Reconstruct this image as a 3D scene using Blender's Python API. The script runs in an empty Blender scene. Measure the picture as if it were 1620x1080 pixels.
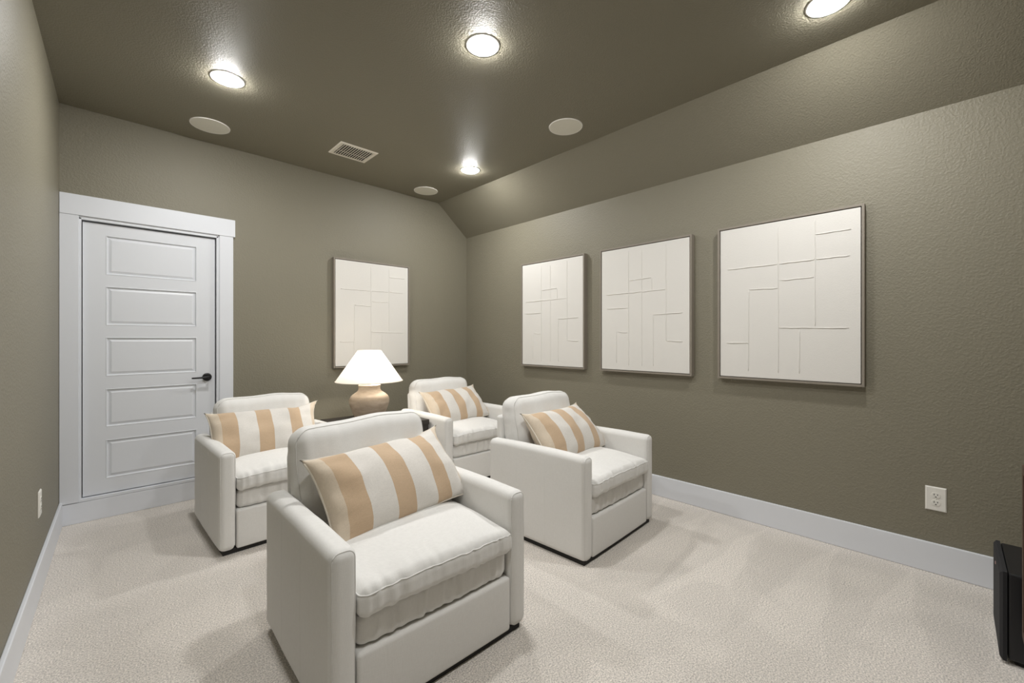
import bpy, bmesh, math, random
from mathutils import Vector, Matrix, noise

random.seed(7)
SC = bpy.context.scene
COL = SC.collection
R = math.radians

# ---------------------------------------------------------------- camera
FPX, IMW = 672.0, 1620.0
cam_d = bpy.data.cameras.new('camera')
cam_d.sensor_width = 36.0
cam_d.sensor_fit = 'HORIZONTAL'
cam_d.lens = 36.0 * FPX / IMW
cam_d.shift_y = -3.5 / IMW
cam_d.clip_start = 0.02
cam = bpy.data.objects.new('camera', cam_d)
COL.objects.link(cam)
cam.location = (0, 0, 1.2138)
cam.rotation_euler = (R(90), 0, -R(43.958))
SC.camera = cam

# ---------------------------------------------------------------- world, exposure
w = bpy.data.worlds.new('world')
SC.world = w
w.use_nodes = True
w.node_tree.nodes['Background'].inputs[0].default_value = (0, 0, 0, 1)
w.node_tree.nodes['Background'].inputs[1].default_value = 0.0
SC.view_settings.view_transform = 'Standard'
SC.view_settings.look = 'None'
SC.view_settings.gamma = 1.0
SC.view_settings.use_curve_mapping = False
SC.view_settings.exposure = 0.0

DOWNLIGHT = 432.0      # radiance of the recessed downlight lenses
BULB = 7.5            # watts of the table lamp bulb

# room (metres): x to the right along the door wall, y towards the door wall
XR, YB, YF, ZC = 3.119, 4.015, -0.66, 2.744
XS, ZS = 2.720, 2.413                     # sloped ceiling: starts at XS, meets the right wall at ZS
XL_B = -0.202
LSL = math.tan(R(1.35))
def xl(y): return XL_B - (YB - y) * LSL   # left wall runs slightly askew

# ---------------------------------------------------------------- materials
MAT = {}
def new_mat(name):
    m = bpy.data.materials.new(name)
    m.use_nodes = True
    MAT[name] = m
    nt = m.node_tree
    return m, nt, nt.nodes['Principled BSDF']
def node(nt, typ, **kw):
    n = nt.nodes.new(typ)
    for k, v in kw.items():
        if k.startswith('i_'):
            n.inputs[k[2:].replace('_', ' ')].default_value = v
        else:
            setattr(n, k, v)
    return n
def srgb(r, g, b):
    f = lambda c: (c / 255 / 12.92) if c / 255 <= 0.04045 else ((c / 255 + 0.055) / 1.055) ** 2.4
    return (f(r), f(g), f(b), 1)
def add_noise_bump(nt, b, scale, dist, strength=1.0, detail=2.0, stretch=None, rough=0.5):
    tc = node(nt, 'ShaderNodeTexCoord')
    n = node(nt, 'ShaderNodeTexNoise', i_Scale=scale, i_Detail=detail, i_Roughness=rough)
    if stretch:
        mp = node(nt, 'ShaderNodeMapping')
        mp.inputs['Scale'].default_value = stretch
        nt.links.new(tc.outputs['Object'], mp.inputs['Vector'])
        nt.links.new(mp.outputs[0], n.inputs['Vector'])
    else:
        nt.links.new(tc.outputs['Object'], n.inputs['Vector'])
    bp = node(nt, 'ShaderNodeBump', i_Strength=strength, i_Distance=dist)
    nt.links.new(n.outputs['Fac'], bp.inputs['Height'])
    nt.links.new(bp.outputs[0], b.inputs['Normal'])
    return tc, n, bp
def simple(name, col, rough=0.6, metal=0.0, bump=None, spec=0.5):
    m, nt, b = new_mat(name)
    b.inputs['Base Color'].default_value = col
    b.inputs['Roughness'].default_value = rough
    b.inputs['Metallic'].default_value = metal
    b.inputs['Specular IOR Level'].default_value = spec
    if bump:
        add_noise_bump(nt, b, *bump)
    return m

def paint(name, col, rough, bscale, bdist):
    m, nt, b = new_mat(name)
    b.inputs['Roughness'].default_value = rough
    b.inputs['Specular IOR Level'].default_value = 0.4
    b.inputs['Base Color'].default_value = col
    tc = node(nt, 'ShaderNodeTexCoord')
    n1 = node(nt, 'ShaderNodeTexNoise', i_Scale=bscale, i_Detail=3.0, i_Roughness=0.55)
    nt.links.new(tc.outputs['Object'], n1.inputs['Vector'])
    r = node(nt, 'ShaderNodeValToRGB')
    r.color_ramp.elements[0].position = 0.40
    r.color_ramp.elements[1].position = 0.66
    nt.links.new(n1.outputs['Fac'], r.inputs['Fac'])
    bp = node(nt, 'ShaderNodeBump', i_Strength=0.55, i_Distance=bdist)
    nt.links.new(r.outputs['Color'], bp.inputs['Height'])
    nt.links.new(bp.outputs[0], b.inputs['Normal'])
    return m
OLIVE = (0.224, 0.206, 0.153, 1)
paint('olive_paint', OLIVE, 0.50, 95.0, 0.0017)
paint('olive_ceiling_paint', OLIVE, 0.58, 120.0, 0.0016)
simple('white_trim', (0.73, 0.75, 0.79, 1), 0.38, bump=(30.0, 0.0004, 0.3))
simple('white_door', (0.72, 0.74, 0.775, 1), 0.42, bump=(40.0, 0.0004, 0.3))
simple('black_metal', (0.006, 0.006, 0.007, 1), 0.45)
simple('white_plastic', (0.80, 0.78, 0.72, 1), 0.35)
simple('dark_slot', (0.012, 0.010, 0.008, 1), 0.7)
simple('cream_metal', (0.76, 0.72, 0.63, 1), 0.45)
simple('duct_dark', (0.02, 0.018, 0.014, 1), 0.8)
simple('light_trim', (0.85, 0.83, 0.78, 1), 0.9, spec=0.1)
simple('frame_wood', (0.245, 0.215, 0.175, 1), 0.55, bump=(60.0, 0.0006, 0.4, 3.0, (1, 1, 0.15)))
simple('black_base', (0.010, 0.009, 0.008, 1), 0.7)
simple('dark_wood', (0.030, 0.025, 0.021, 1), 0.45, bump=(50.0, 0.0006, 0.4, 3.0, (0.15, 1, 1)))
simple('brown_wood', (0.075, 0.042, 0.026, 1), 0.5, bump=(50.0, 0.0006, 0.4, 3.0, (0.15, 1, 1)))
simple('speaker_black', (0.010, 0.010, 0.012, 1), 0.42)
simple('speaker_cloth', (0.016, 0.016, 0.018, 1), 0.8, bump=(600.0, 0.001, 0.6))
simple('badge_metal', (0.55, 0.35, 0.33, 1), 0.35, 0.6)
simple('brass', (0.60, 0.45, 0.22, 1), 0.3, 1.0)

def speaker_grille():
    m, nt, b = new_mat('speaker_grille')
    b.inputs['Base Color'].default_value = (0.76, 0.74, 0.65, 1)
    b.inputs['Roughness'].default_value = 0.6
    tc = node(nt, 'ShaderNodeTexCoord')
    v = node(nt, 'ShaderNodeTexVoronoi', i_Scale=420.0)
    nt.links.new(tc.outputs['Object'], v.inputs['Vector'])
    bp = node(nt, 'ShaderNodeBump', i_Strength=0.5, i_Distance=0.001)
    nt.links.new(v.outputs['Distance'], bp.inputs['Height'])
    nt.links.new(bp.outputs[0], b.inputs['Normal'])
speaker_grille()

def fabric(name, col, var=0.05):
    m, nt, b = new_mat(name)
    b.inputs['Roughness'].default_value = 0.95
    b.inputs['Specular IOR Level'].default_value = 0.15
    b.inputs['Sheen Weight'].default_value = 0.15
    b.inputs['Sheen Roughness'].default_value = 0.6
    tc = node(nt, 'ShaderNodeTexCoord')
    mx = node(nt, 'ShaderNodeMapping'); mx.inputs['Scale'].default_value = (60, 60, 900)
    mz = node(nt, 'ShaderNodeMapping'); mz.inputs['Scale'].default_value = (700, 700, 45)
    n1 = node(nt, 'ShaderNodeTexNoise', i_Scale=1.0, i_Detail=2.0)
    n2 = node(nt, 'ShaderNodeTexNoise', i_Scale=1.0, i_Detail=2.0)
    nt.links.new(tc.outputs['Object'], mx.inputs['Vector']); nt.links.new(mx.outputs[0], n1.inputs['Vector'])
    nt.links.new(tc.outputs['Object'], mz.inputs['Vector']); nt.links.new(mz.outputs[0], n2.inputs['Vector'])
    ad = node(nt, 'ShaderNodeMath', operation='ADD')
    nt.links.new(n1.outputs['Fac'], ad.inputs[0]); nt.links.new(n2.outputs['Fac'], ad.inputs[1])
    mr = node(nt, 'ShaderNodeMapRange')
    mr.inputs['From Min'].default_value = 0.6; mr.inputs['From Max'].default_value = 1.4
    mr.inputs['To Min'].default_value = 1 - var; mr.inputs['To Max'].default_value = 1 + var
    nt.links.new(ad.outputs[0], mr.inputs['Value'])
    mul = node(nt, 'ShaderNodeVectorMath', operation='SCALE')
    mul.inputs[0].default_value = col[:3]
    nt.links.new(mr.outputs[0], mul.inputs['Scale'])
    nt.links.new(mul.outputs[0], b.inputs['Base Color'])
    bp = node(nt, 'ShaderNodeBump', i_Strength=0.35, i_Distance=0.0008)
    nt.links.new(ad.outputs[0], bp.inputs['Height'])
    nt.links.new(bp.outputs[0], b.inputs['Normal'])
    return m, nt, b, mul
fabric('linen', (0.74, 0.73, 0.705))
fabric('linen_welt', (0.69, 0.68, 0.655))
fabric('pillow_piping', (0.70, 0.64, 0.55))
def striped():
    m, nt, b, mul = fabric('striped_linen', (1, 1, 1), 0.10)
    uv = node(nt, 'ShaderNodeUVMap')
    sp = node(nt, 'ShaderNodeSeparateXYZ')
    nt.links.new(uv.outputs[0], sp.inputs[0])
    rp = node(nt, 'ShaderNodeValToRGB')
    rp.color_ramp.interpolation = 'CONSTANT'
    tan_, lt, wh = (0.55, 0.405, 0.272, 1), (0.64, 0.545, 0.43, 1), (0.70, 0.67, 0.625, 1)
    stops = [(0.0, lt), (0.085, tan_), (0.225, wh), (0.395, tan_), (0.535, wh), (0.70, tan_), (0.82, wh), (0.945, lt)]
    e = rp.color_ramp.elements
    e[0].position, e[0].color = stops[0]
    e[1].position, e[1].color = stops[1]
    for p, c in stops[2:]:
        x = e.new(p); x.color = c
    nt.links.new(sp.outputs[0], rp.inputs['Fac'])
    nt.links.new(rp.outputs['Color'], mul.inputs[0])
striped()

def carpet():
    m, nt, b = new_mat('carpet')
    b.inputs['Roughness'].default_value = 1.0
    b.inputs['Specular IOR Level'].default_value = 0.05
    b.inputs['Sheen Weight'].default_value = 0.1
    tc = node(nt, 'ShaderNodeTexCoord')
    # tufts
    nf = node(nt, 'ShaderNodeTexNoise', i_Scale=170.0, i_Detail=4.0, i_Roughness=0.7)
    nt.links.new(tc.outputs['Object'], nf.inputs['Vector'])
    r1 = node(nt, 'ShaderNodeMapRange')
    r1.inputs['From Min'].default_value = 0.36; r1.inputs['From Max'].default_value = 0.64
    r1.inputs['To Min'].default_value = 0.56; r1.inputs['To Max'].default_value = 1.30
    nt.links.new(nf.outputs['Fac'], r1.inputs['Value'])
    # foot and vacuum marks: pile brushed one way or the other
    nm = node(nt, 'ShaderNodeTexNoise', i_Scale=2.6, i_Detail=2.0, i_Roughness=0.5, i_Distortion=0.6)
    nt.links.new(tc.outputs['Object'], nm.inputs['Vector'])
    r2 = node(nt, 'ShaderNodeMapRange', interpolation_type='SMOOTHSTEP')
    r2.inputs['From Min'].default_value = 0.42; r2.inputs['From Max'].default_value = 0.58
    r2.inputs['To Min'].default_value = 0.965; r2.inputs['To Max'].default_value = 1.03
    nt.links.new(nm.outputs['Fac'], r2.inputs['Value'])
    # wedge-shaped vacuum strokes starting at the right wall
    sp = node(nt, 'ShaderNodeSeparateXYZ')
    nt.links.new(tc.outputs['Object'], sp.inputs[0])
    nw = node(nt, 'ShaderNodeTexNoise', i_Scale=1.7, i_Detail=1.0)
    nt.links.new(tc.outputs['Object'], nw.inputs['Vector'])
    def mth(op, a, c=None):
        n = node(nt, 'ShaderNodeMath', operation=op)
        for i, v in enumerate((a, c)):
            if v is None: continue
            if isinstance(v, (int, float)): n.inputs[i].default_value = v
            else: nt.links.new(v, n.inputs[i])
        return n.outputs[0]
    yy = mth('ADD', sp.outputs['Y'], mth('MULTIPLY', nw.outputs['Fac'], 0.22))
    pp = mth('PINGPONG', mth('ADD', yy, 0.07), 0.17)            # 0 at a stroke's centre line
    half = mth('MULTIPLY', mth('SUBTRACT', 3.08, sp.outputs['X']), 0.13)
    dlt = mth('SUBTRACT', half, pp)
    r3 = node(nt, 'ShaderNodeMapRange', interpolation_type='SMOOTHSTEP')
    r3.inputs['From Min'].default_value = -0.012; r3.inputs['From Max'].default_value = 0.012
    r3.inputs['To Min'].default_value = 0.0; r3.inputs['To Max'].default_value = 1.0
    nt.links.new(dlt, r3.inputs['Value'])
    r4 = node(nt, 'ShaderNodeMapRange')
    r4.inputs['From Min'].default_value = 1.5; r4.inputs['From Max'].default_value = 2.3
    nt.links.new(sp.outputs['X'], r4.inputs['Value'])
    wed = mth('ADD', mth('MULTIPLY', mth('MULTIPLY', r3.outputs[0], r4.outputs[0]), 0.075), 0.975)
    tot = mth('MULTIPLY', mth('MULTIPLY', r1.outputs[0], r2.outputs[0]), wed)
    mul = node(nt, 'ShaderNodeVectorMath', operation='SCALE')
    mul.inputs[0].default_value = (0.785, 0.732, 0.672)
    nt.links.new(tot, mul.inputs['Scale'])
    nt.links.new(mul.outputs[0], b.inputs['Base Color'])
    bp = node(nt, 'ShaderNodeBump', i_Strength=0.8, i_Distance=0.006)
    nt.links.new(nf.outputs['Fac'], bp.inputs['Height'])
    nt.links.new(bp.outputs[0], b.inputs['Normal'])
carpet()

def canvas_mat():
    m, nt, b = new_mat('plaster_canvas')
    b.inputs['Base Color'].default_value = (0.72, 0.70, 0.66, 1)
    b.inputs['Roughness'].default_value = 0.85
    add_noise_bump(nt, b, 160.0, 0.0012, 0.5, 4.0)
canvas_mat()

def lamp_clay():
    m, nt, b = new_mat('lamp_clay')
    b.inputs['Roughness'].default_value = 0.75
    tc = node(nt, 'ShaderNodeTexCoord')
    mp = node(nt, 'ShaderNodeMapping'); mp.inputs['Scale'].default_value = (7, 7, 22)
    n = node(nt, 'ShaderNodeTexNoise', i_Scale=1.0, i_Detail=6.0, i_Roughness=0.65)
    nt.links.new(tc.outputs['Object'], mp.inputs[0]); nt.links.new(mp.outputs[0], n.inputs['Vector'])
    rp = node(nt, 'ShaderNodeValToRGB')
    rp.color_ramp.elements[0].position = 0.30; rp.color_ramp.elements[0].color = (0.40, 0.30, 0.215, 1)
    rp.color_ramp.elements[1].position = 0.65; rp.color_ramp.elements[1].color = (0.62, 0.515, 0.405, 1)
    nt.links.new(n.outputs['Fac'], rp.inputs['Fac'])
    nt.links.new(rp.outputs['Color'], b.inputs['Base Color'])
    bp = node(nt, 'ShaderNodeBump', i_Strength=0.5, i_Distance=0.004)
    nt.links.new(n.outputs['Fac'], bp.inputs['Height'])
    nt.links.new(bp.outputs[0], b.inputs['Normal'])
lamp_clay()

def shade_mat():
    m, nt, b = new_mat('lamp_shade_fabric')
    nt.nodes.remove(b)
    out = nt.nodes['Material Output']
    d = node(nt, 'ShaderNodeBsdfDiffuse'); d.inputs[0].default_value = (0.85, 0.83, 0.79, 1)
    t = node(nt, 'ShaderNodeBsdfTranslucent'); t.inputs[0].default_value = (0.88, 0.85, 0.80, 1)
    mx = node(nt, 'ShaderNodeMixShader'); mx.inputs[0].default_value = 0.55
    nt.links.new(d.outputs[0], mx.inputs[1]); nt.links.new(t.outputs[0], mx.inputs[2])
    nt.links.new(mx.outputs[0], out.inputs['Surface'])
shade_mat()
def emit(name, col, s):
    m, nt, b = new_mat(name)
    b.inputs['Base Color'].default_value = (0.8, 0.8, 0.8, 1)
    b.inputs['Emission Color'].default_value = col
    b.inputs['Emission Strength'].default_value = s
emit('downlight_lens', (1.0, 0.995, 0.985, 1), DOWNLIGHT)

# ---------------------------------------------------------------- mesh helpers
class MB:
    """collects shapes into one mesh"""
    def __init__(self): self.v = []; self.f = []; self.uv = None
    def add(self, vs, fs):
        o = len(self.v)
        self.v += [tuple(p) for p in vs]
        self.f += [tuple(i + o for i in f) for f in fs]
        return self
    def box(self, lo, hi, bevel=0.0, seg=2):
        bm = bmesh.new()
        bmesh.ops.create_cube(bm, size=1.0)
        c = [(a + b) / 2 for a, b in zip(lo, hi)]; s = [b - a for a, b in zip(lo, hi)]
        for v in bm.verts:
            v.co = Vector((c[0] + v.co.x * s[0], c[1] + v.co.y * s[1], c[2] + v.co.z * s[2]))
        if bevel > 0:
            bmesh.ops.bevel(bm, geom=list(bm.edges), offset=bevel, segments=seg, profile=0.5, affect='EDGES')
        bm.verts.index_update()
        self.add([v.co[:] for v in bm.verts], [[v.index for v in f.verts] for f in bm.faces])
        bm.free()
        return self
    def tube(self, pts, r, n=8, closed=False):
        pts = [Vector(p) for p in pts]; m = len(pts); rings = []
        for i, p in enumerate(pts):
            if closed: t = pts[(i + 1) % m] - pts[i - 1]
            else: t = pts[min(i + 1, m - 1)] - pts[max(i - 1, 0)]
            t.normalize()
            a = Vector((0, 0, 1)) if abs(t.z) < 0.9 else Vector((1, 0, 0))
            u = t.cross(a).normalized(); w_ = t.cross(u)
            rr = r[i] if isinstance(r, (list, tuple)) else r
            rings.append([p + (u * math.cos(2 * math.pi * k / n) + w_ * math.sin(2 * math.pi * k / n)) * rr for k in range(n)])
        vs = [q for g in rings for q in g]; fs = []
        for i in range(m if closed else m - 1):
            j = (i + 1) % m
            for k in range(n):
                l = (k + 1) % n
                fs.append((i * n + k, i * n + l, j * n + l, j * n + k))
        if not closed:
            fs.append(tuple(range(n - 1, -1, -1))); fs.append(tuple((m - 1) * n + k for k in range(n)))
        return self.add(vs, fs)
    def lathe(self, prof, c=(0, 0, 0), n=48, cap0=False, cap1=False):
        m = len(prof); vs = []; fs = []
        for r, z in prof:
            for k in range(n):
                a = 2 * math.pi * k / n
                vs.append((c[0] + r * math.cos(a), c[1] + r * math.sin(a), c[2] + z))
        for i in range(m - 1):
            for k in range(n):
                l = (k + 1) % n
                fs.append((i * n + k, i * n + l, (i + 1) * n + l, (i + 1) * n + k))
        if cap0: fs.append(tuple(range(n - 1, -1, -1)))
        if cap1: fs.append(tuple((m - 1) * n + k for k in range(n)))
        return self.add(vs, fs)
    def build(self, name, mat, parent=None, smooth=False, fix=True):
        me = bpy.data.meshes.new(name)
        me.from_pydata(self.v, [], self.f)
        if fix:
            bm = bmesh.new(); bm.from_mesh(me)
            bmesh.ops.recalc_face_normals(bm, faces=list(bm.faces))
            bm.to_mesh(me); bm.free()
        if smooth: me.shade_smooth()
        me.materials.append(MAT[mat])
        o = bpy.data.objects.new(name, me)
        COL.objects.link(o)
        if parent: o.parent = parent
        return o

def tag(o, label, cat=None, group=None, kind=None):
    o['label'] = label
    if cat: o['category'] = cat
    if group: o['group'] = group
    if kind: o['kind'] = kind
    return o
def empty(name, loc=(0, 0, 0), rz=0.0):
    o = bpy.data.objects.new(name, None)
    o.empty_display_size = 0.1
    COL.objects.link(o)
    o.location = loc; o.rotation_euler = (0, 0, rz)
    return o
def copy_tree(o, parent=None):
    kids = list(o.children)
    c = o.copy(); COL.objects.link(c); c.parent = parent
    for k in kids: copy_tree(k, c)
    return c

def axis_lines(h, r, n, k):
    """grid lines along one axis of a rounded box: k lines in each rounded rim, n across the flat"""
    inner = h - r
    rim = [math.tan(math.pi / 4 * (i / k)) * r for i in range(1, k + 1)]
    flat = [-inner + 2 * inner * i / n for i in range(n + 1)]
    return [-inner - q for q in reversed(rim)] + flat + [inner + q for q in rim]
def round_box(half, r, n, k=4, deform=None):
    """closed rounded box surface about the origin; deform(p) -> p bends it"""
    ax = [axis_lines(half[i], r, n[i], k) for i in range(3)]
    idx = {}; vs = []; fs = []
    def vid(p):
        key = tuple(round(c, 6) for c in p)
        if key in idx: return idx[key]
        q = Vector([max(-(half[i] - r), min(half[i] - r, p[i])) for i in range(3)])
        d = Vector(p) - q
        if d.length > 1e-9: q = q + d.normalized() * r
        if deform: q = Vector(deform(q))
        idx[key] = len(vs); vs.append(q[:]); return idx[key]
    for a in range(3):
        b, c = [i for i in range(3) if i != a]
        for sgn in (-1, 1):
            A = half[a] * sgn
            for i in range(len(ax[b]) - 1):
                for j in range(len(ax[c]) - 1):
                    quad = []
                    for (ii, jj) in ((i, j), (i + 1, j), (i + 1, j + 1), (i, j + 1)):
                        p = [0, 0, 0]; p[a] = A; p[b] = ax[b][ii]; p[c] = ax[c][jj]
                        quad.append(vid(p))
                    fs.append(tuple(quad))
    return MB().add(vs, fs)
def rim_path(half, r, axis, side, deform=None, n=14, lat=45.0, out=0.0):
    """closed loop along the rounded edge that faces +-axis"""
    b, c = [i for i in range(3) if i != axis]
    hb, hc = half[b] - r, half[c] - r
    rr = r * math.cos(R(lat)) + out
    pts = []
    def seg(p0, p1):
        for i in range(n): pts.append((p0[0] + (p1[0] - p0[0]) * i / n, p0[1] + (p1[1] - p0[1]) * i / n))
    cs = [(hb, hc, 0), (-hb, hc, 90), (-hb, -hc, 180), (hb, -hc, 270)]
    for q, (x, y, a0) in enumerate(cs):
        for i in range(6):
            a = R(a0 + 90 * i / 5)
            pts.append((x + rr * math.cos(a), y + rr * math.sin(a)))
        nx, ny, na = cs[(q + 1) % 4]
        p0 = pts[-1]; p1 = (nx + rr * math.cos(R(na)), ny + rr * math.sin(R(na)))
        for i in range(1, n): pts.append((p0[0] + (p1[0] - p0[0]) * i / n, p0[1] + (p1[1] - p0[1]) * i / n))
    res = []
    for x, y in pts:
        p = [0, 0, 0]; p[b] = x; p[c] = y
        p[axis] = side * (half[axis] - r + (r * math.sin(R(lat)) + out))
        p = Vector(p)
        res.append(Vector(deform(p)) if deform else p)
    return res

# ---------------------------------------------------------------- the room shell
def quad_prism(poly, y0, y1):
    m = len(poly)
    vs = [(x, y0, z) for x, z in poly] + [(x, y1, z) for x, z in poly]
    fs = [tuple(range(m)), tuple(range(2 * m - 1, m - 1, -1))] + [(i, (i + 1) % m, m + (i + 1) % m, m + i) for i in range(m)]
    return vs, fs
TH = 0.10
fl = MB().box((-0.5, YF - TH, -0.08), (XR + TH, YB + TH, 0.0))
tag(fl.build('floor', 'carpet'), 'light greige cut-pile carpet with vacuum marks', 'carpet', kind='structure')

ce = MB()
ce.add(*quad_prism([(-0.5, ZC), (XS, ZC), (XR, ZS), (XR + TH, ZS), (XR + TH, ZC + TH), (-0.5, ZC + TH)], YF - TH, YB))
tag(ce.build('ceiling', 'olive_ceiling_paint'), 'dark olive ceiling with a sloped strip above the right wall', 'ceiling', kind='structure')

# door opening
DX0, DX1, DZ0, DZ1 = -0.112, 0.656, 0.140, 2.021
wb = MB()
wb.box((-0.5, YB, 0), (DX0, YB + TH, ZC + TH))
wb.box((DX1, YB, 0), (XR + TH, YB + TH, ZC + TH))
wb.box((DX0, YB, DZ1), (DX1, YB + TH, ZC + TH))
wb.box((DX0, YB, 0), (DX1, YB + TH, DZ0))
tag(wb.build('wall_back', 'olive_paint'), 'olive painted wall with the white panel door', 'wall', kind='structure')
tag(MB().box((XR, YF - TH, 0), (XR + TH, YB, ZS)).build('wall_right', 'olive_paint'), 'olive painted wall with three framed canvases', 'wall', kind='structure')
wl = MB()
wl.add([(xl(YF) - TH, YF, 0), (xl(YF), YF, 0), (xl(YB), YB, 0), (xl(YB) - TH, YB, 0),
        (xl(YF) - TH, YF, ZC), (xl(YF), YF, ZC), (xl(YB), YB, ZC), (xl(YB) - TH, YB, ZC)],
       [(0, 1, 2, 3), (7, 6, 5, 4), (0, 4, 5, 1), (1, 5, 6, 2), (2, 6, 7, 3), (3, 7, 4, 0)])
tag(wl.build('wall_left', 'olive_paint'), 'olive painted wall along the left edge beside the door', 'wall', kind='structure')
tag(MB().box((-0.5, YF - TH, 0), (XR, YF, ZC)).build('wall_front', 'olive_paint'), 'olive painted wall behind the viewpoint', 'wall', kind='structure')

# baseboards
BH, BT = 0.156, 0.016
tag(MB().box((XR - BT, YF, 0), (XR, YB - BT, BH), 0.004).build('baseboard_right', 'white_trim'), 'tall white baseboard along the wall with three canvases', 'baseboard', kind='structure')
tag(MB().box((xl(YB) + 0.005, YB - BT, 0), (XR, YB, DZ0 - 0.004), 0.003).build('baseboard_back', 'white_trim'), 'tall white baseboard running below the raised door', 'baseboard', kind='structure')
bl = MB().box((0, 0, 0), (BT, YB - YF - BT, BH), 0.004).build('baseboard_left', 'white_trim')
bl.location = (xl(YF), YF, 0); bl.rotation_euler = (0, 0, -math.atan(LSL))
tag(bl, 'tall white baseboard along the left wall', 'baseboard', kind='structure')

# door casing
CT = 0.020
tr = empty('trim_1', (0.28, YB, 0))
tag(tr, 'flat white casing around the raised five-panel door', 'door casing', kind='structure')
def part(mb, name, mat, parent, smooth=False):
    o = mb.build(name, mat, None, smooth)
    o.parent = parent
    o.matrix_parent_inverse = Matrix.Translation(-Vector(parent.location)) if parent.rotation_euler.z == 0 else parent.matrix_basis.inverted()
    return o
part(MB().box((xl(YB) + 0.001, YB - CT - 0.004, 2.030), (0.767, YB, 2.166), 0.003), 'header', 'white_trim', tr)
part(MB().box((xl(YB) + 0.001, YB - CT, DZ0), (DX0, YB, 2.030), 0.002), 'side_casing', 'white_trim', tr)
part(MB().box((DX1 + 0.006, YB - CT, DZ0), (0.754, YB, 2.030), 0.002), 'side_casing', 'white_trim', tr)
# jamb lining the opening
JW = 0.012
part(MB().box((DX0, YB - 0.012, DZ0), (DX0 + JW, YB + TH, DZ1), 0.001), 'jamb', 'white_trim', tr)
part(MB().box((DX1 - JW, YB - 0.012, DZ0), (DX1 + 0.006, YB + TH, DZ1), 0.001), 'jamb', 'white_trim', tr)
part(MB().box((DX0, YB - 0.012, DZ1 - JW), (DX1, YB + TH, DZ1 + 0.009), 0.001), 'jamb', 'white_trim', tr)
part(MB().box((DX0, YB - 0.016, DZ0 - 0.002), (DX1, YB + TH, DZ0 + 0.016), 0.001), 'sill', 'white_trim', tr)

# door: stiles and rails, five raised panels, black lever
dx0, dx1, dz0, dz1 = DX0 + JW + 0.005, DX1 - JW - 0.007, DZ0 + 0.016 + 0.006, DZ1 - JW - 0.009
px0, px1 = 0.016, 0.522
panels = [(1.655, 1.925), (1.309, 1.577), (0.960, 1.228), (0.612, 0.875), (0.260, 0.525)]
yd = YB + 0.012
door = empty('door_1', (0.28, YB, dz0))
tag(door, 'white five-panel door set above the baseboard with a black lever', 'door', kind='structure')
fr = MB()
fr.box((dx0, yd, dz0), (px0, yd + 0.036, dz1)); fr.box((px1, yd, dz0), (dx1, yd + 0.036, dz1))
zs = [dz1] + [z for p in panels for z in (p[1], p[0])] + [dz0]
for i in range(0, len(zs), 2):
    fr.box((px0, yd, zs[i + 1]), (px1, yd + 0.036, zs[i]))
part(fr, 'frame', 'white_door', door)
for a, b in panels:
    rings = []
    for ins, dep in ((0, 0), (0.004, -0.002), (0.010, 0.009), (0.016, 0.009), (0.030, 0.003)):
        rings.append([(px0 + ins, yd + dep, a + ins), (px1 - ins, yd + dep, a + ins), (px1 - ins, yd + dep, b - ins), (px0 + ins, yd + dep, b - ins)])
    vs = [p for r_ in rings for p in r_]; fs = []
    for i in range(len(rings) - 1):
        for k in range(4):
            l = (k + 1) % 4
            fs.append((i * 4 + k, i * 4 + l, i * 4 + 4 + l, i * 4 + 4 + k))
    n_ = len(rings) * 4
    fs.append((n_ - 4, n_ - 3, n_ - 2, n_ - 1))
    part(MB().add(vs, fs), 'panel', 'white_door', door)
rose = MB()
tmp = MB().lathe([(0.0005, 0.016), (0.024, 0.016), (0.029, 0.013), (0.031, 0.0)], n=32)
rose.add([(0.586 + x, yd - z, 0.921 + y) for x, y, z in tmp.v], tmp.f)
ro = part(rose, 'handle', 'black_metal', door)
tag(ro, 'matte black round rose and lever')
lv = MB().tube([(0.586, yd - 0.010, 0.921), (0.586, yd - 0.048, 0.921)], 0.009, 12)
lv.tube([(0.594, yd - 0.050, 0.921), (0.570, yd - 0.051, 0.921), (0.540, yd - 0.051, 0.920), (0.500, yd - 0.050, 0.919), (0.484, yd - 0.049, 0.919)], [0.010, 0.0085, 0.007, 0.0065, 0.005], 12)
lvo = lv.build('lever', 'black_metal', None, True)
lvo.parent = ro          # the handle part carries its door's offset, so the lever keeps its place

# ---------------------------------------------------------------- armchairs
AW, AD, AT = 0.808, 0.745, 0.084        # outer width, depth, arm thickness
AZ0, AZ1 = 0.024, 0.577                 # underside, arm top
def N(x, y, z, s): return noise.noise(Vector((x * s, y * s, z * s)))

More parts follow.
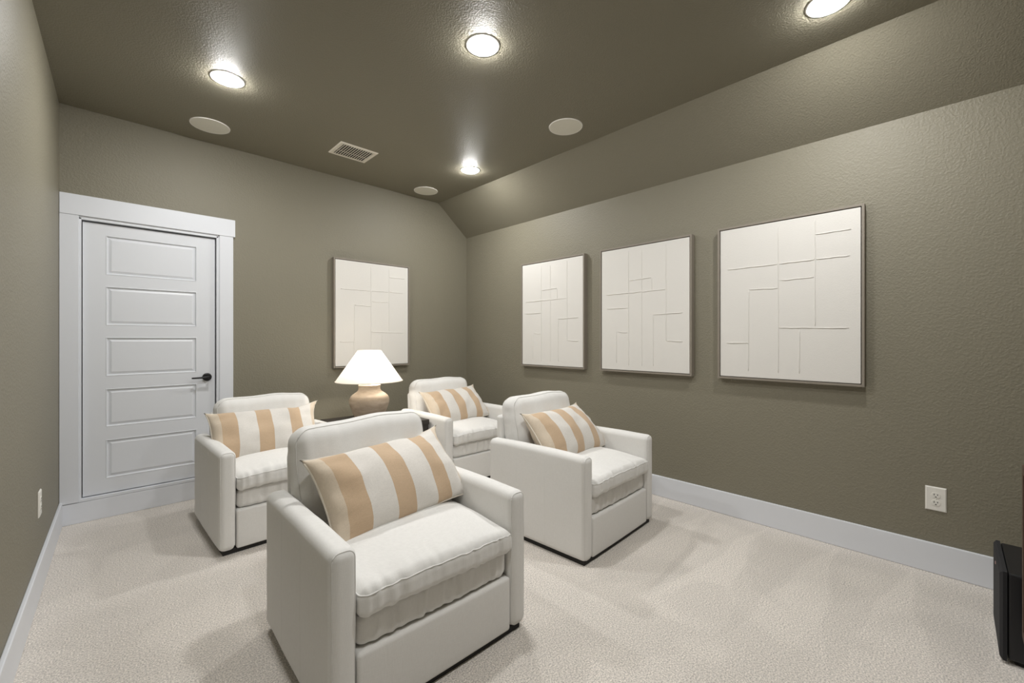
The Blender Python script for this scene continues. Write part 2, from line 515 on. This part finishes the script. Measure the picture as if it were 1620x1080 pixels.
def make_chair():
    root = empty('armchair')
    MB().box((-AW / 2 + 0.02, 0.02, 0.0), (AW / 2 - 0.02, AD - 0.02, AZ0 + 0.004), 0.003).build('plinth', 'black_base', root)
    # arms
    for s in (-1, 1):
        half = (AT / 2, AD / 2, (AZ1 - AZ0) / 2)
        cx, cy, cz = s * (AW / 2 - AT / 2), AD / 2, (AZ0 + AZ1) / 2
        def df(p, s=s, half=half):
            x, y, z = p
            t = max(0.0, (z - (half[2] - 0.16)) / 0.16)
            # rounder top, slight crown along the length, softly padded sides
            x += s * 0.004 * math.cos(min(1, abs(y) / half[1]) * math.pi / 2) * (1 - t)
            if z > 0: z += 0.006 * math.cos(y / half[1] * math.pi / 2) * t - 0.004 * t * (1 if y > 0 else -1) * abs(y / half[1])
            x += 0.0018 * N(x + s * 9, y, z, 9.0); z += 0.0016 * N(y, x + s, z, 8.0) * t
            return (x, y, z)
        mb = round_box(half, 0.032, (3, 22, 16), 6, df)
        mb.v = [(x + cx, y + cy, z + cz) for x, y, z in mb.v]
        o = mb.build('arm', 'linen', root, True)
        # stitched seam round the front panel, vertical joins on the outer side
        sm = MB()
        lat = rim_path(half, 0.032, 1, -1, df, 12, 40.0, 0.0004)
        sm.tube([(p.x + cx, p.y + cy, p.z + cz) for p in lat], 0.0018, 6, True)
        for yy in (-0.10, 0.12):
            sm.tube([Vector(df(Vector((s * half[0], yy, zz)))) + Vector((cx + s * -0.0006, cy, cz)) for zz in [(-half[2] + 0.02) + (2 * half[2] - 0.06) * i / 16 for i in range(17)]], 0.0012, 6)
        sm.build('seam', 'linen_welt', o, True)
    wi = AW / 2 - AT            # inner half width
    # front rail and deck
    hf = (wi - 0.001, 0.30, 0.1085)
    mb = round_box(hf, 0.012, (12, 10, 6), 3, lambda p: (p.x, p.y - 0.002 * math.cos(p.x / hf[0] * math.pi / 2) * (1 if p.y < 0 else 0), p.z))
    mb.v = [(x, y + 0.306, z + AZ0 + 0.1085) for x, y, z in mb.v]
    mb.build('front_rail', 'linen', root, True)
    # back frame
    hb = (wi - 0.0005, 0.027, 0.342)
    def dfb(p):
        x, y, z = p
        y += max(0, z) * 0.06
        return (x, y, z)
    mb = round_box(hb, 0.02, (12, 2, 14), 4, dfb)
    mb.v = [(x, y + AD - 0.029, z + AZ0 + 0.344) for x, y, z in mb.v]
    mb.build('back_frame', 'linen', root, True)
    # lower seat cushion
    h1 = (wi - 0.006, 0.285, 0.055)
    def df1(p):
        x, y, z = p
        fx = x / h1[0]; fy = y / h1[1]
        if z > 0: z += 0.010 * (1 - fx * fx)
        if y < 0:
            y -= 0.006 * (1 - fx * fx) * (1 - (z / 0.06) ** 2 * 0.5)
            wr = N(x * 7, 3.0, z * 0.8, 6.0) * 0.013 + N(x * 3, 7.0, z, 11.0) * 0.006
            y += wr * min(1.0, max(0.0, -fy - 0.7) / 0.3)
        return (x, y, z)
    mb = round_box(h1, 0.030, (56, 20, 6), 5, df1)
    off = Vector((0, 0.305, AZ0 + 0.2175 + 0.055))
    mb.v = [(Vector(v) + off)[:] for v in mb.v]
    o = mb.build('lower_cushion', 'linen', root, True)
    sm = MB()
    for sd in (1,):
        sm.tube([p + off for p in rim_path(h1, 0.030, 2, sd, df1, 30, 40.0, 0.0004)], 0.0020, 6, True)
    sm.build('welt', 'linen_welt', o, True)
    # upper seat cushion
    h2 = (wi - 0.001, 0.275, 0.045)
    def df2(p):
        x, y, z = p
        fx = x / h2[0]; fy = (y + h2[1]) / (2 * h2[1])       # 0 front .. 1 back
        cr = (1 - abs(fx) ** 2.6)
        if z > 0:
            z += 0.054 * (1 - abs(fx) ** 3.0 * 0.75) * min(1.0, max(0.0, fy) / 0.42) ** 0.62 * (z / h2[2]) ** 0.7
        z += 0.017 * cr * max(0.0, 1 - fy * 2.2)
        if y < 0:
            y -= 0.016 * cr * min(1.0, -y / h2[1])
            near = min(1.0, max(0.0, -y / h2[1] - 0.62) / 0.38)
            wr = N(x * 8, 1.0, z * 0.6, 5.0) * 0.014 + N(x * 4, 5.0, z, 9.0) * 0.007
            y += wr * near * (0.35 + 0.65 * abs(fx))
            z += 0.0060 * N(x * 6, y * 1.2, 2.0, 6.0) * near
        z += 0.006 * N(x, y, 4.0, 6.0)
        return (x, y, z)
    mb = round_box(h2, 0.032, (64, 40, 6), 5, df2)
    off2 = Vector((0, 0.262, AZ0 + 0.322 + 0.043))
    mb.v = [(Vector(v) + off2)[:] for v in mb.v]
    o = mb.build('seat_cushion', 'linen', root, True)
    sm = MB()
    sm.tube([p + off2 for p in rim_path(h2, 0.032, 2, 1, df2, 34, 30.0, 0.0006)], 0.0024, 6, True)
    sm.build('welt', 'linen_welt', o, True)
    # back cushion, leaning
    h3 = (wi - 0.006, 0.082, 0.222)
    lean = Matrix.Rotation(R(-12), 4, 'X')
    off3 = Vector((0, 0.640, 0.608))
    def df3(p):
        x, y, z = p
        fx = x / h3[0]; fz = z / h3[2]
        if y < 0: y -= 0.030 * (1 - fx * fx) * (1 - fz * fz * 0.8)
        else: y += 0.010 * (1 - fx * fx) * (1 - fz * fz)
        if fz > 0: z += 0.010 * (1 - fx * fx) + 0.006 * N(x * 2, 1.0, 3.0, 3.0) * fz
        x *= 1 - 0.03 * max(0.0, fz) ** 2 - 0.03 * max(0.0, -fz)
        ed = max(abs(fx), abs(fz)) ** 3
        y += (0.009 * N(x, z, 8.0, 7.0) + 0.008 * N(x * 3.0, z * 0.9, 2.0, 7.0)) * ed
        x += 0.005 * N(y * 2, z * 3, 5.0, 6.0) * abs(fx) ** 4
        q = lean @ Vector((x, y, z))
        return q + off3
    mb = round_box(h3, 0.072, (44, 6, 32), 7, df3)
    o = mb.build('back_cushion', 'linen', root, True)
    sm = MB()
    sm.tube(rim_path(h3, 0.072, 1, -1, df3, 26, 38.0, 0.0006), 0.0022, 6, True)
    sm.tube(rim_path(h3, 0.072, 1, 1, df3, 26, 38.0, 0.0006), 0.0022, 6, True)
    sm.build('welt', 'linen_welt', o, True)
    return root

chair0 = make_chair()
CH = [((0.884, 1.255), -0.97, 'white linen armchair nearest the camera'),
      ((2.239, 1.364), 2.57, 'white linen armchair beside the right wall baseboard, front row'),
      ((0.868, 2.820), 1.48, 'white linen armchair in front of the door, left of the lamp'),
      ((2.366, 2.789), -0.68, 'white linen armchair in the far corner, right of the lamp')]
GC = 'four matching armchairs in two rows'
chairs = []
SETTLE = [(0.006, 0, 0.016), (0, 0, 0), (0, 0.005, -0.028), (-0.022, 0, 0.002)]
for i, (p, a, lab) in enumerate(CH):
    c = chair0 if i == 0 else copy_tree(chair0)
    c.location = (p[0], p[1], 0); c.rotation_euler = (0, 0, R(a))
    tag(c, lab, 'armchair', GC)
    chairs.append(c)
    for k in c.children:                 # each back cushion has settled a little differently
        if k.name.startswith('back_cushion'): k.location = SETTLE[i]; k.rotation_euler.y = R(-2.4) if i == 0 else 0.0

# ---------------------------------------------------------------- lumbar pillows
PW, PH, PT = 0.65, 0.365, 0.185
def make_pillow(seed):
    n, m = 40, 26
    vs = []; uvs = []; fs = []
    def shp(s, t, side):
        x = PW / 2 * s * (1 - 0.055 * (1 - t * t) * abs(s) ** 3) * (1 + 0.035 * abs(t) ** 6)
        z = PH / 2 * t * (1 - 0.10 * (1 - s * s) ** 0.6 * abs(t) ** 3 * 0.55) * (1 + 0.07 * abs(s) ** 8)
        th = PT / 2 * (max(0.0, (1 - s ** 4)) * max(0.0, (1 - t * t))) ** 0.55
        y = side * th
        e = (1 - (1 - abs(s)) ** 1) ** 2
        fold = 0.014 * noise.noise(Vector((s * 3.2 + seed, t * 2.2, seed))) + 0.010 * e * noise.noise(Vector((s * 2.0, t * 9.0 + seed, side)))
        y += fold * min(1.0, th / (PT * 0.2)) * 1.0
        # soft sag: corners lean forward or back a little
        y += 0.014 * s * t * (1 if seed % 2 else -1)
        z += 0.014 * noise.noise(Vector((s * 2.6 + seed, 7.0, 0.0))) * t
        ear = max(0.0, s) ** 6 * max(0.0, t) ** 5          # one stretched corner
        x += 0.024 * ear; z += 0.010 * ear
        dent = max(0.0, t) ** 3 * math.exp(-((s - 0.55) / 0.16) ** 2)
        z -= 0.012 * dent
        return (x, y, z)
    for side in (-1, 1):
        o = len(vs)
        for j in range(m + 1):
            for i in range(n + 1):
                s = math.sin((i / n - 0.5) * math.pi * 0.98) / math.sin(math.pi * 0.49); t = math.sin((j / m - 0.5) * math.pi * 0.98) / math.sin(math.pi * 0.49)
                vs.append(shp(s, t, side)); uvs.append(((s + 1) / 2, (t + 1) / 2))
        for j in range(m):
            for i in range(n):
                a = o + j * (n + 1) + i
                q = (a, a + 1, a + n + 2, a + n + 1)
                fs.append(q if side < 0 else q[::-1])
    me = bpy.data.meshes.new('throw_pillow')
    me.from_pydata(vs, [], fs)
    ul = me.uv_layers.new(name='UVMap')
    for lp in me.loops: ul.data[lp.index].uv = uvs[lp.vertex_index]
    bm = bmesh.new(); bm.from_mesh(me)
    bmesh.ops.remove_doubles(bm, verts=list(bm.verts), dist=1e-5)
    bm.to_mesh(me); bm.free()
    me.shade_smooth()
    me.materials.append(MAT['striped_linen'])
    ob = bpy.data.objects.new('throw_pillow', me); COL.objects.link(ob)
    per = []
    k = 40
    for i in range(k): per.append((-1 + 2 * i / k, -1))
    for i in range(k // 2): per.append((1, -1 + 4 * i / k))
    for i in range(k): per.append((1 - 2 * i / k, 1))
    for i in range(k // 2): per.append((-1, 1 - 4 * i / k))
    MB().tube([shp(s, t, 0) for s, t in per], 0.0045, 8, True).build('piping', 'pillow_piping', ob, True)
    return ob
GP = 'striped lumbar pillows on the armchairs'
PIL = [  # chair, local x, local y, z, lean, yaw, roll, seed, label
    (0, 0.020, 0.432, 0.605, 41, 4, -4, 1, 'tan and cream striped lumbar pillow on the nearest armchair'),
    (1, 0.012, 0.430, 0.594, 41, 3, -1, 3, 'tan and cream striped lumbar pillow on the front-row armchair by the right wall'),
    (2, -0.050, 0.420, 0.580, 38, -3, 1, 2, 'tan and cream striped lumbar pillow on the armchair in front of the door'),
    (3, 0.005, 0.425, 0.600, 40, 4, -3, 5, 'tan and cream striped lumbar pillow on the far corner armchair')]
for ci, lx, ly, lz, lean, yaw, roll, seed, lab in PIL:
    o = make_pillow(seed)
    M = Matrix.Translation(Vector((CH[ci][0][0], CH[ci][0][1], 0))) @ Matrix.Rotation(R(CH[ci][1]), 4, 'Z') \
        @ Matrix.Translation(Vector((lx, ly, lz))) @ Matrix.Rotation(R(yaw), 4, 'Z') @ Matrix.Rotation(R(-lean), 4, 'X') @ Matrix.Rotation(R(roll), 4, 'Y')
    o.matrix_world = M
    tag(o, lab, 'pillow', GP)

# ---------------------------------------------------------------- side table
tx0, tx1, ty0, ty1, tz = 1.29, 1.945, 3.0, 3.612, 0.553
tab = empty('side_table', ((tx0 + tx1) / 2, (ty0 + ty1) / 2, 0))
tag(tab, 'dark wood side table under the lamp between the back armchairs', 'table')
hx, hy = (tx1 - tx0) / 2, (ty1 - ty0) / 2
MB().box((-hx, -hy, tz - 0.042), (hx, hy, tz), 0.003).build('table_top', 'dark_wood', tab)
for sx in (-1, 1):
    for sy in (-1, 1):
        MB().box((sx * (hx - 0.03) - 0.025, sy * (hy - 0.03) - 0.025, 0), (sx * (hx - 0.03) + 0.025, sy * (hy - 0.03) + 0.025, tz - 0.042), 0.003).build('leg', 'dark_wood', tab)
MB().box((-hx + 0.055, -hy + 0.03, 0.12), (hx - 0.055, hy - 0.03, 0.145), 0.003).build('shelf', 'dark_wood', tab)

# ---------------------------------------------------------------- table lamp
lamp = empty('table_lamp', (1.583, 3.332, tz + 0.001))
tag(lamp, 'lit table lamp with white cone shade and tan clay base', 'lamp')
prof = [(0.0, 0.0), (0.098, 0.0), (0.108, 0.006), (0.118, 0.022), (0.136, 0.060), (0.152, 0.100), (0.1635, 0.135), (0.166, 0.155), (0.162, 0.178), (0.148, 0.200), (0.124, 0.218), (0.103, 0.232), (0.092, 0.247), (0.089, 0.262), (0.092, 0.276), (0.093, 0.283), (0.088, 0.287), (0.060, 0.288), (0.012, 0.288)]
# smooth the profile
def smooth_prof(pr, k=3):
    out = []
    for i in range(len(pr) - 1):
        p0 = pr[max(i - 1, 0)]; p1 = pr[i]; p2 = pr[i + 1]; p3 = pr[min(i + 2, len(pr) - 1)]
        for j in range(k):
            t = j / k
            out.append(tuple(0.5 * ((2 * p1[a]) + (-p0[a] + p2[a]) * t + (2 * p0[a] - 5 * p1[a] + 4 * p2[a] - p3[a]) * t * t + (-p0[a] + 3 * p1[a] - 3 * p2[a] + p3[a]) * t ** 3) for a in (0, 1)))
    return out + [pr[-1]]
MB().lathe([(max(0.0005, r_ * 0.95), z_) for r_, z_ in smooth_prof(prof)], n=64).build('lamp_base', 'lamp_clay', lamp, True)
MB().lathe([(0.012, 0.286), (0.012, 0.36), (0.018, 0.362), (0.018, 0.405), (0.014, 0.41), (0.0005, 0.41)], n=24).build('socket', 'brass', lamp, True)
zb_, zt_, rb_, rt_ = 0.318, 0.566, 0.264, 0.092
sh = [(rb_, zb_), (rb_ * 0.8 + rt_ * 0.2, zb_ * 0.8 + zt_ * 0.2), (rb_ * 0.4 + rt_ * 0.6, zb_ * 0.4 + zt_ * 0.6), (rt_, zt_)]
shade = MB().lathe(sh, n=72).build('lamp_shade', 'lamp_shade_fabric', lamp, True)
MB().tube([(rb_ * math.cos(a), rb_ * math.sin(a), zb_) for a in [2 * math.pi * i / 72 for i in range(72)]], 0.0028, 8, True).tube([(rt_ * math.cos(a), rt_ * math.sin(a), zt_) for a in [2 * math.pi * i / 48 for i in range(48)]], 0.0028, 8, True).build('rim', 'lamp_shade_fabric', shade, True)
hp = MB()
for k in range(3):
    a = 2 * math.pi * k / 3 + 0.4
    hp.tube([(0.013 * math.cos(a), 0.013 * math.sin(a), zt_ - 0.03), (rt_ * math.cos(a), rt_ * math.sin(a), zt_ - 0.004)], 0.002, 6)
hp.tube([(0, 0, 0.40), (0, 0, zt_ - 0.02)], 0.004, 8)
hp.build('harp', 'brass', lamp, True)
bd = bpy.data.lights.new('bulb', 'POINT'); bd.energy = BULB; bd.color = (1.0, 0.92, 0.81); bd.shadow_soft_size = 0.03
bo = bpy.data.objects.new('bulb', bd); COL.objects.link(bo); bo.parent = lamp; bo.location = (0.04, 0, 0.455)

# ---------------------------------------------------------------- framed canvases
D2 = [(0.716, 0.118, 0.945, 0.117), (0.064, 0.272, 0.458, 0.270), (0.470, 0.270, 0.713, 0.268), (0.725, 0.268, 0.935, 0.268), (0.473, 0.376, 0.709, 0.374), (0.239, 0.418, 0.458, 0.424), (0.466, 0.675, 0.932, 0.682), (0.056, 0.771, 0.232, 0.772),
      (0.462, 0.025, 0.462, 0.960), (0.717, 0.025, 0.717, 0.667), (0.237, 0.420, 0.234, 0.957), (0.614, 0.690, 0.610, 0.957)]
D1 = [(0.347, 0.270, 0.600, 0.265), (0.065, 0.372, 0.752, 0.368), (0.072, 0.490, 0.330, 0.490), (0.624, 0.556, 0.930, 0.550), (0.211, 0.688, 0.324, 0.693), (0.765, 0.759, 0.931, 0.764),
      (0.338, 0.030, 0.343, 0.960), (0.495, 0.035, 0.498, 0.957), (0.624, 0.558, 0.624, 0.955), (0.608, 0.268, 0.608, 0.363), (0.761, 0.025, 0.763, 0.759), (0.192, 0.690, 0.192, 0.945)]
PFW, PFH, PFD, FW = 0.790, 1.032, 0.045, 0.013
def make_canvas(design):
    """local: x to the right as seen, z up from the frame's bottom, wall at y=0, front at y=-PFD"""
    root = empty('framed_canvas')
    hw = PFW / 2
    for lo, hi in (((-hw, -PFD, 0), (-hw + FW, 0, PFH)), ((hw - FW, -PFD, 0), (hw, 0, PFH)),
                   ((-hw + FW, -PFD, 0), (hw - FW, 0, FW)), ((-hw + FW, -PFD, PFH - FW), (hw - FW, 0, PFH))):
        MB().box(lo, hi, 0.001).build('frame_side', 'frame_wood', root)
    g = 0.004
    cw0, cw1, cz0, cz1 = -hw + FW + g, hw - FW - g, FW + g, PFH - FW - g
    cv = MB().box((cw0, -PFD + 0.005, cz0), (cw1, -0.004, cz1), 0.002).build('canvas', 'plaster_canvas', root)
    for s0, t0, s1, t1 in design:
        pts = []; rr = []
        L = math.hypot((s1 - s0) * PFW, (t1 - t0) * PFH); m = max(6, int(L / 0.018))
        horiz = abs(s1 - s0) > abs(t1 - t0)
        for i in range(m + 1):
            f = i / m
            x = cw0 + (cw1 - cw0) * (s0 + (s1 - s0) * f); z = cz1 - (cz1 - cz0) * (t0 + (t1 - t0) * f)
            jx, jz = 0.0022 * noise.noise(Vector((x * 22, z * 22, 1))), 0.0022 * noise.noise(Vector((x * 22, z * 22, 5)))
            pts.append((x + jx, -PFD + 0.0048, z + jz))
            b_ = 0.0036 if horiz else 0.0026
            rr.append(max(0.0008, b_ + 0.0016 * noise.noise(Vector((x * 35, z * 35, 9)))) * (0.5 if i in (0, m) else 1))
        MB().tube(pts, rr, 6).build('relief_ridge', 'plaster_canvas', cv, True)
    return root
GA = 'framed white relief canvases'
pz0 = 0.945
ca = make_canvas(D1)
cb = copy_tree(ca)
cc = make_canvas(D2)
cd = copy_tree(cc)
for o, y, lab in ((ca, 2.661, 'framed white relief canvas on the right wall, nearest the corner'),
                  (cb, 1.707, 'middle of the three framed white relief canvases on the right wall'),
                  (cc, 0.737, 'largest-looking framed white relief canvas, rightmost on the right wall')):
    o.location = (XR - 0.001, y, pz0); o.rotation_euler = (0, 0, R(-90))
    tag(o, lab, 'wall art', GA)
cd.location = (1.934, YB - 0.001, pz0)
tag(cd, 'framed white relief canvas on the door wall, behind the lamp', 'wall art', GA)

# ---------------------------------------------------------------- recessed downlights
def make_light():
    root = empty('recessed_light')
    MB().lathe([(0.0650, -0.0015), (0.067, -0.0018), (0.082, -0.0028), (0.087, -0.0020), (0.089, 0.0)], n=56).build('trim_ring', 'light_trim', root, True)
    MB().lathe([(0.066, -0.0015), (0.0640, -0.0065), (0.056, -0.0120), (0.040, -0.0155), (0.020, -0.0170), (0.0005, -0.0170)], n=48).build('lens', 'downlight_lens', root, True)
    return root
l0 = make_light()
LI = [((0.530, 2.962), 'lit round ceiling downlight above the left ceiling speaker and door'),
      ((1.428, 1.700), 'lit round ceiling downlight at the middle of the ceiling'),
      ((2.398, 3.031), 'lit round ceiling downlight in the far corner, smallest in view'),
      ((2.380, 0.392), 'lit round ceiling downlight cut by the top edge at right'),
      ((0.530, 0.392), 'lit round ceiling downlight overhead near the viewpoint')]
for i, (p, lab) in enumerate(LI):
    o = l0 if i == 0 else copy_tree(l0)
    o.location = (p[0], p[1], ZC)
    tag(o, lab, 'ceiling light', 'recessed ceiling lights')

# ---------------------------------------------------------------- ceiling speakers
def make_speaker():
    root = empty('ceiling_speaker')
    MB().lathe([(0.114, -0.004), (0.116, -0.006), (0.119, -0.005), (0.1205, 0.0)], n=64).build('rim', 'light_trim', root, True)
    MB().lathe([(0.1145, -0.0045), (0.09, -0.0055), (0.05, -0.006), (0.0005, -0.006)], n=64).build('grille', 'speaker_grille', root, True)
    return root
s0_ = make_speaker()
for i, (p, lab) in enumerate((((0.556, 3.692), 'round cream ceiling speaker above the door'),
                              ((2.400, 3.768), 'round cream ceiling speaker in the far corner'),
                              ((2.402, 1.934), 'round cream ceiling speaker beside the sloped ceiling'))):
    o = s0_ if i == 0 else copy_tree(s0_)
    o.location = (p[0], p[1], ZC)
    tag(o, lab, 'ceiling speaker', 'ceiling speakers')

# ---------------------------------------------------------------- air vent
vent = empty('air_vent', (1.482, 3.408, ZC))
tag(vent, 'cream metal ceiling air register with narrow slats', 'air vent')
vx, vy, fx_, fy_ = 0.155, 0.130, 0.030, 0.026
fv = MB()
def ring(mb, ax, ay, bx, by, z0, z1):
    vs = [(-ax, -ay, z0), (ax, -ay, z0), (ax, ay, z0), (-ax, ay, z0), (-bx, -by, z1), (bx, -by, z1), (bx, by, z1), (-bx, by, z1)]
    mb.add(vs, [(i, (i + 1) % 4, 4 + (i + 1) % 4, 4 + i) for i in range(4)])
ring(fv, vx, vy, vx - 0.006, vy - 0.006, 0.0, -0.007)
ring(fv, vx - 0.006, vy - 0.006, vx - fx_, vy - fy_, -0.007, -0.007)
ring(fv, vx - fx_, vy - fy_, vx - fx_, vy - fy_, -0.007, -0.0015)
fv.build('frame', 'cream_metal', vent)
MB().box((-vx + fx_, -vy + fy_, -0.0018), (vx - fx_, vy - fy_, -0.0010)).build('duct', 'duct_dark', vent)
ns = 13
sl = None
for i in range(ns):
    x = -vx + fx_ + 0.012 + (2 * (vx - fx_) - 0.018) * i / (ns - 1)
    if sl is None:
        sl = MB()
        sl.add([(-0.0030, -vy + fy_, -0.0045), (0.0022, -vy + fy_, -0.0072), (0.0028, -vy + fy_, -0.0066), (-0.0024, -vy + fy_, -0.0039),
                (-0.0030, vy - fy_, -0.0045), (0.0022, vy - fy_, -0.0072), (0.0028, vy - fy_, -0.0066), (-0.0024, vy - fy_, -0.0039)],
               [(0, 1, 2, 3), (7, 6, 5, 4), (0, 4, 5, 1), (1, 5, 6, 2), (2, 6, 7, 3), (3, 7, 4, 0)])
        so = sl.build('slat', 'cream_metal', vent)
        so.location.x = x
    else:
        c = so.copy(); COL.objects.link(c); c.parent = vent; c.location.x = x
MB().box((-vx + fx_, 0.030, -0.0030), (vx - fx_, 0.034, -0.0018)).build('crossbar', 'cream_metal', vent)
MB().box((-vx + 0.012, -0.012, -0.016), (-vx + 0.018, 0.012, -0.006), 0.001).build('damper_lever', 'cream_metal', vent)
for sx, sy in ((-1, 0), (1, 0)):
    MB().lathe([(0.004, -0.006), (0.0035, -0.0085), (0.0005, -0.009)], (sx * (vx - 0.014), 0.05, 0), 12).build('screw', 'cream_metal', vent, True)

# ---------------------------------------------------------------- wall plates
def make_outlet():
    """local: x right as seen, z up (centre), wall at y=0"""
    root = empty('wall_outlet')
    pw, ph = 0.040, 0.062
    vs = [(-pw, 0, -ph), (pw, 0, -ph), (pw, 0, ph), (-pw, 0, ph)]
    for ins, dep in ((0.001, 0.003), (0.005, 0.006)):
        vs += [(-pw + ins, -dep, -ph + ins), (pw - ins, -dep, -ph + ins), (pw - ins, -dep, ph - ins), (-pw + ins, -dep, ph - ins)]
    fs = [(i * 4 + k, i * 4 + (k + 1) % 4, i * 4 + 4 + (k + 1) % 4, i * 4 + 4 + k) for i in range(2) for k in range(4)] + [(8, 9, 10, 11)]
    MB().add(vs, fs).build('plate', 'white_plastic', root)
    for sz in (-1, 1):
        zc = sz * 0.0195
        pts = []
        for k in range(32):
            a = 2 * math.pi * k / 32
            pts.append((0.0172 * math.cos(a), max(-0.0142, min(0.0142, 0.0172 * math.sin(a)))))
        m = len(pts)
        vs = [(x, -0.0055, zc + z) for x, z in pts] + [(x * 0.97, -0.0080, zc + z * 0.97) for x, z in pts]
        f = MB().add(vs, [(i, (i + 1) % m, m + (i + 1) % m, m + i) for i in range(m)] + [tuple(range(m, 2 * m))]).build('receptacle', 'white_plastic', root)
        for x, h_ in ((-0.0064, 0.0042), (0.0064, 0.0034)):
            MB().box((x - 0.0014, -0.0084, zc + 0.0035 - h_), (x + 0.0014, -0.0075, zc + 0.0035 + h_)).build('slot', 'dark_slot', f)
        MB().box((-0.0030, -0.0084, zc - 0.0105), (0.0030, -0.0075, zc - 0.0060)).build('slot', 'dark_slot', f)
    t_ = MB().lathe([(0.003, 0.006), (0.0026, 0.0072), (0.0005, 0.0074)], n=12)
    MB().add([(x, -z, y) for x, y, z in t_.v], t_.f).build('screw', 'white_plastic', root, True)
    return root
o1 = make_outlet()
o1.location = (XR - 0.0005, 0.060, 0.385); o1.rotation_euler = (0, 0, R(-90))
tag(o1, 'white duplex wall outlet on the right wall above the baseboard', 'outlet')
o2 = copy_tree(o1)
o2.location = (xl(3.10) + 0.0005, 3.10, 0.412); o2.rotation_euler = (0, 0, R(90) - math.atan(LSL))
tag(o2, 'white wall outlet plate on the left wall near the door', 'outlet')

# ---------------------------------------------------------------- subwoofer
sub = empty('subwoofer', (2.61, -0.33, 0))
tag(sub, 'black floor subwoofer at the right edge by the baseboard', 'subwoofer')
SW, SH = 0.18, 0.344
MB().box((-SW + 0.004, -0.21, 0.018), (SW - 0.004, 0.186, SH - 0.004), 0.006).build('cabinet', 'speaker_black', sub)
# front grille panel with chamfered edge
g = MB()
y0_, y1_ = 0.188, 0.207
ins = 0.010
g.add([(-SW, y0_, 0.012), (SW, y0_, 0.012), (SW, y0_, SH), (-SW, y0_, SH),
       (-SW, y1_ - 0.008, 0.012), (SW, y1_ - 0.008, 0.012), (SW, y1_ - 0.008, SH), (-SW, y1_ - 0.008, SH),
       (-SW + ins, y1_, 0.012 + ins), (SW - ins, y1_, 0.012 + ins), (SW - ins, y1_, SH - ins), (-SW + ins, y1_, SH - ins)],
      [(3, 2, 1, 0)] + [(i * 4 + k, i * 4 + (k + 1) % 4, i * 4 + 4 + (k + 1) % 4, i * 4 + 4 + k) for i in range(2) for k in range(4)] + [(8, 9, 10, 11)])
gr = g.build('grille', 'speaker_cloth', sub)
MB().box((0.020, y1_ - 0.001, SH - 0.050), (0.032, y1_ + 0.002, SH - 0.040), 0.001).build('badge', 'badge_metal', gr)
for sx in (-1, 1):
    for sy in (-1, 1):
        MB().lathe([(0.020, 0.0), (0.020, 0.016), (0.017, 0.018), (0.0005, 0.018)], (sx * 0.14, sy * 0.15, 0), 16, cap0=True).build('foot', 'black_base', sub)

# ---------------------------------------------------------------- media console (only its edge reaches the frame)
con = empty('media_console', (1.62, -0.385, 0))
tag(con, 'brown wooden media console edge at the far right of the frame', 'console')
cx0, cx1, cy0, cy1 = -0.74, 0.74, -0.215, 0.213
MB().box((cx0, cy0, 0.738), (cx1, cy1, 0.768), 0.002).build('top', 'brown_wood', con)
MB().box((cx0, cy0, 0.155), (cx1, cy1, 0.180), 0.002).build('bottom', 'brown_wood', con)
for sx in (cx0, cx1 - 0.022):
    MB().box((sx, cy0, 0.180), (sx + 0.022, cy1, 0.738), 0.002).build('side_panel', 'brown_wood', con)
MB().box((cx0 + 0.022, cy0, 0.180), (cx1 - 0.022, cy0 + 0.012, 0.738)).build('back_panel', 'dark_wood', con)
for k in range(4):
    a = cx0 + 0.026 + k * 0.357
    MB().box((a, cy1 - 0.022, 0.184), (a + 0.353, cy1 - 0.003, 0.734), 0.002).build('door', 'brown_wood', con)
for sx in (cx0 + 0.06, cx1 - 0.06):
    for sy in (cy0 + 0.05, cy1 - 0.05):
        MB().lathe([(0.016, 0.0), (0.024, 0.155)], (sx, sy, 0), 16, cap0=True, cap1=True).build('leg', 'brown_wood', con)
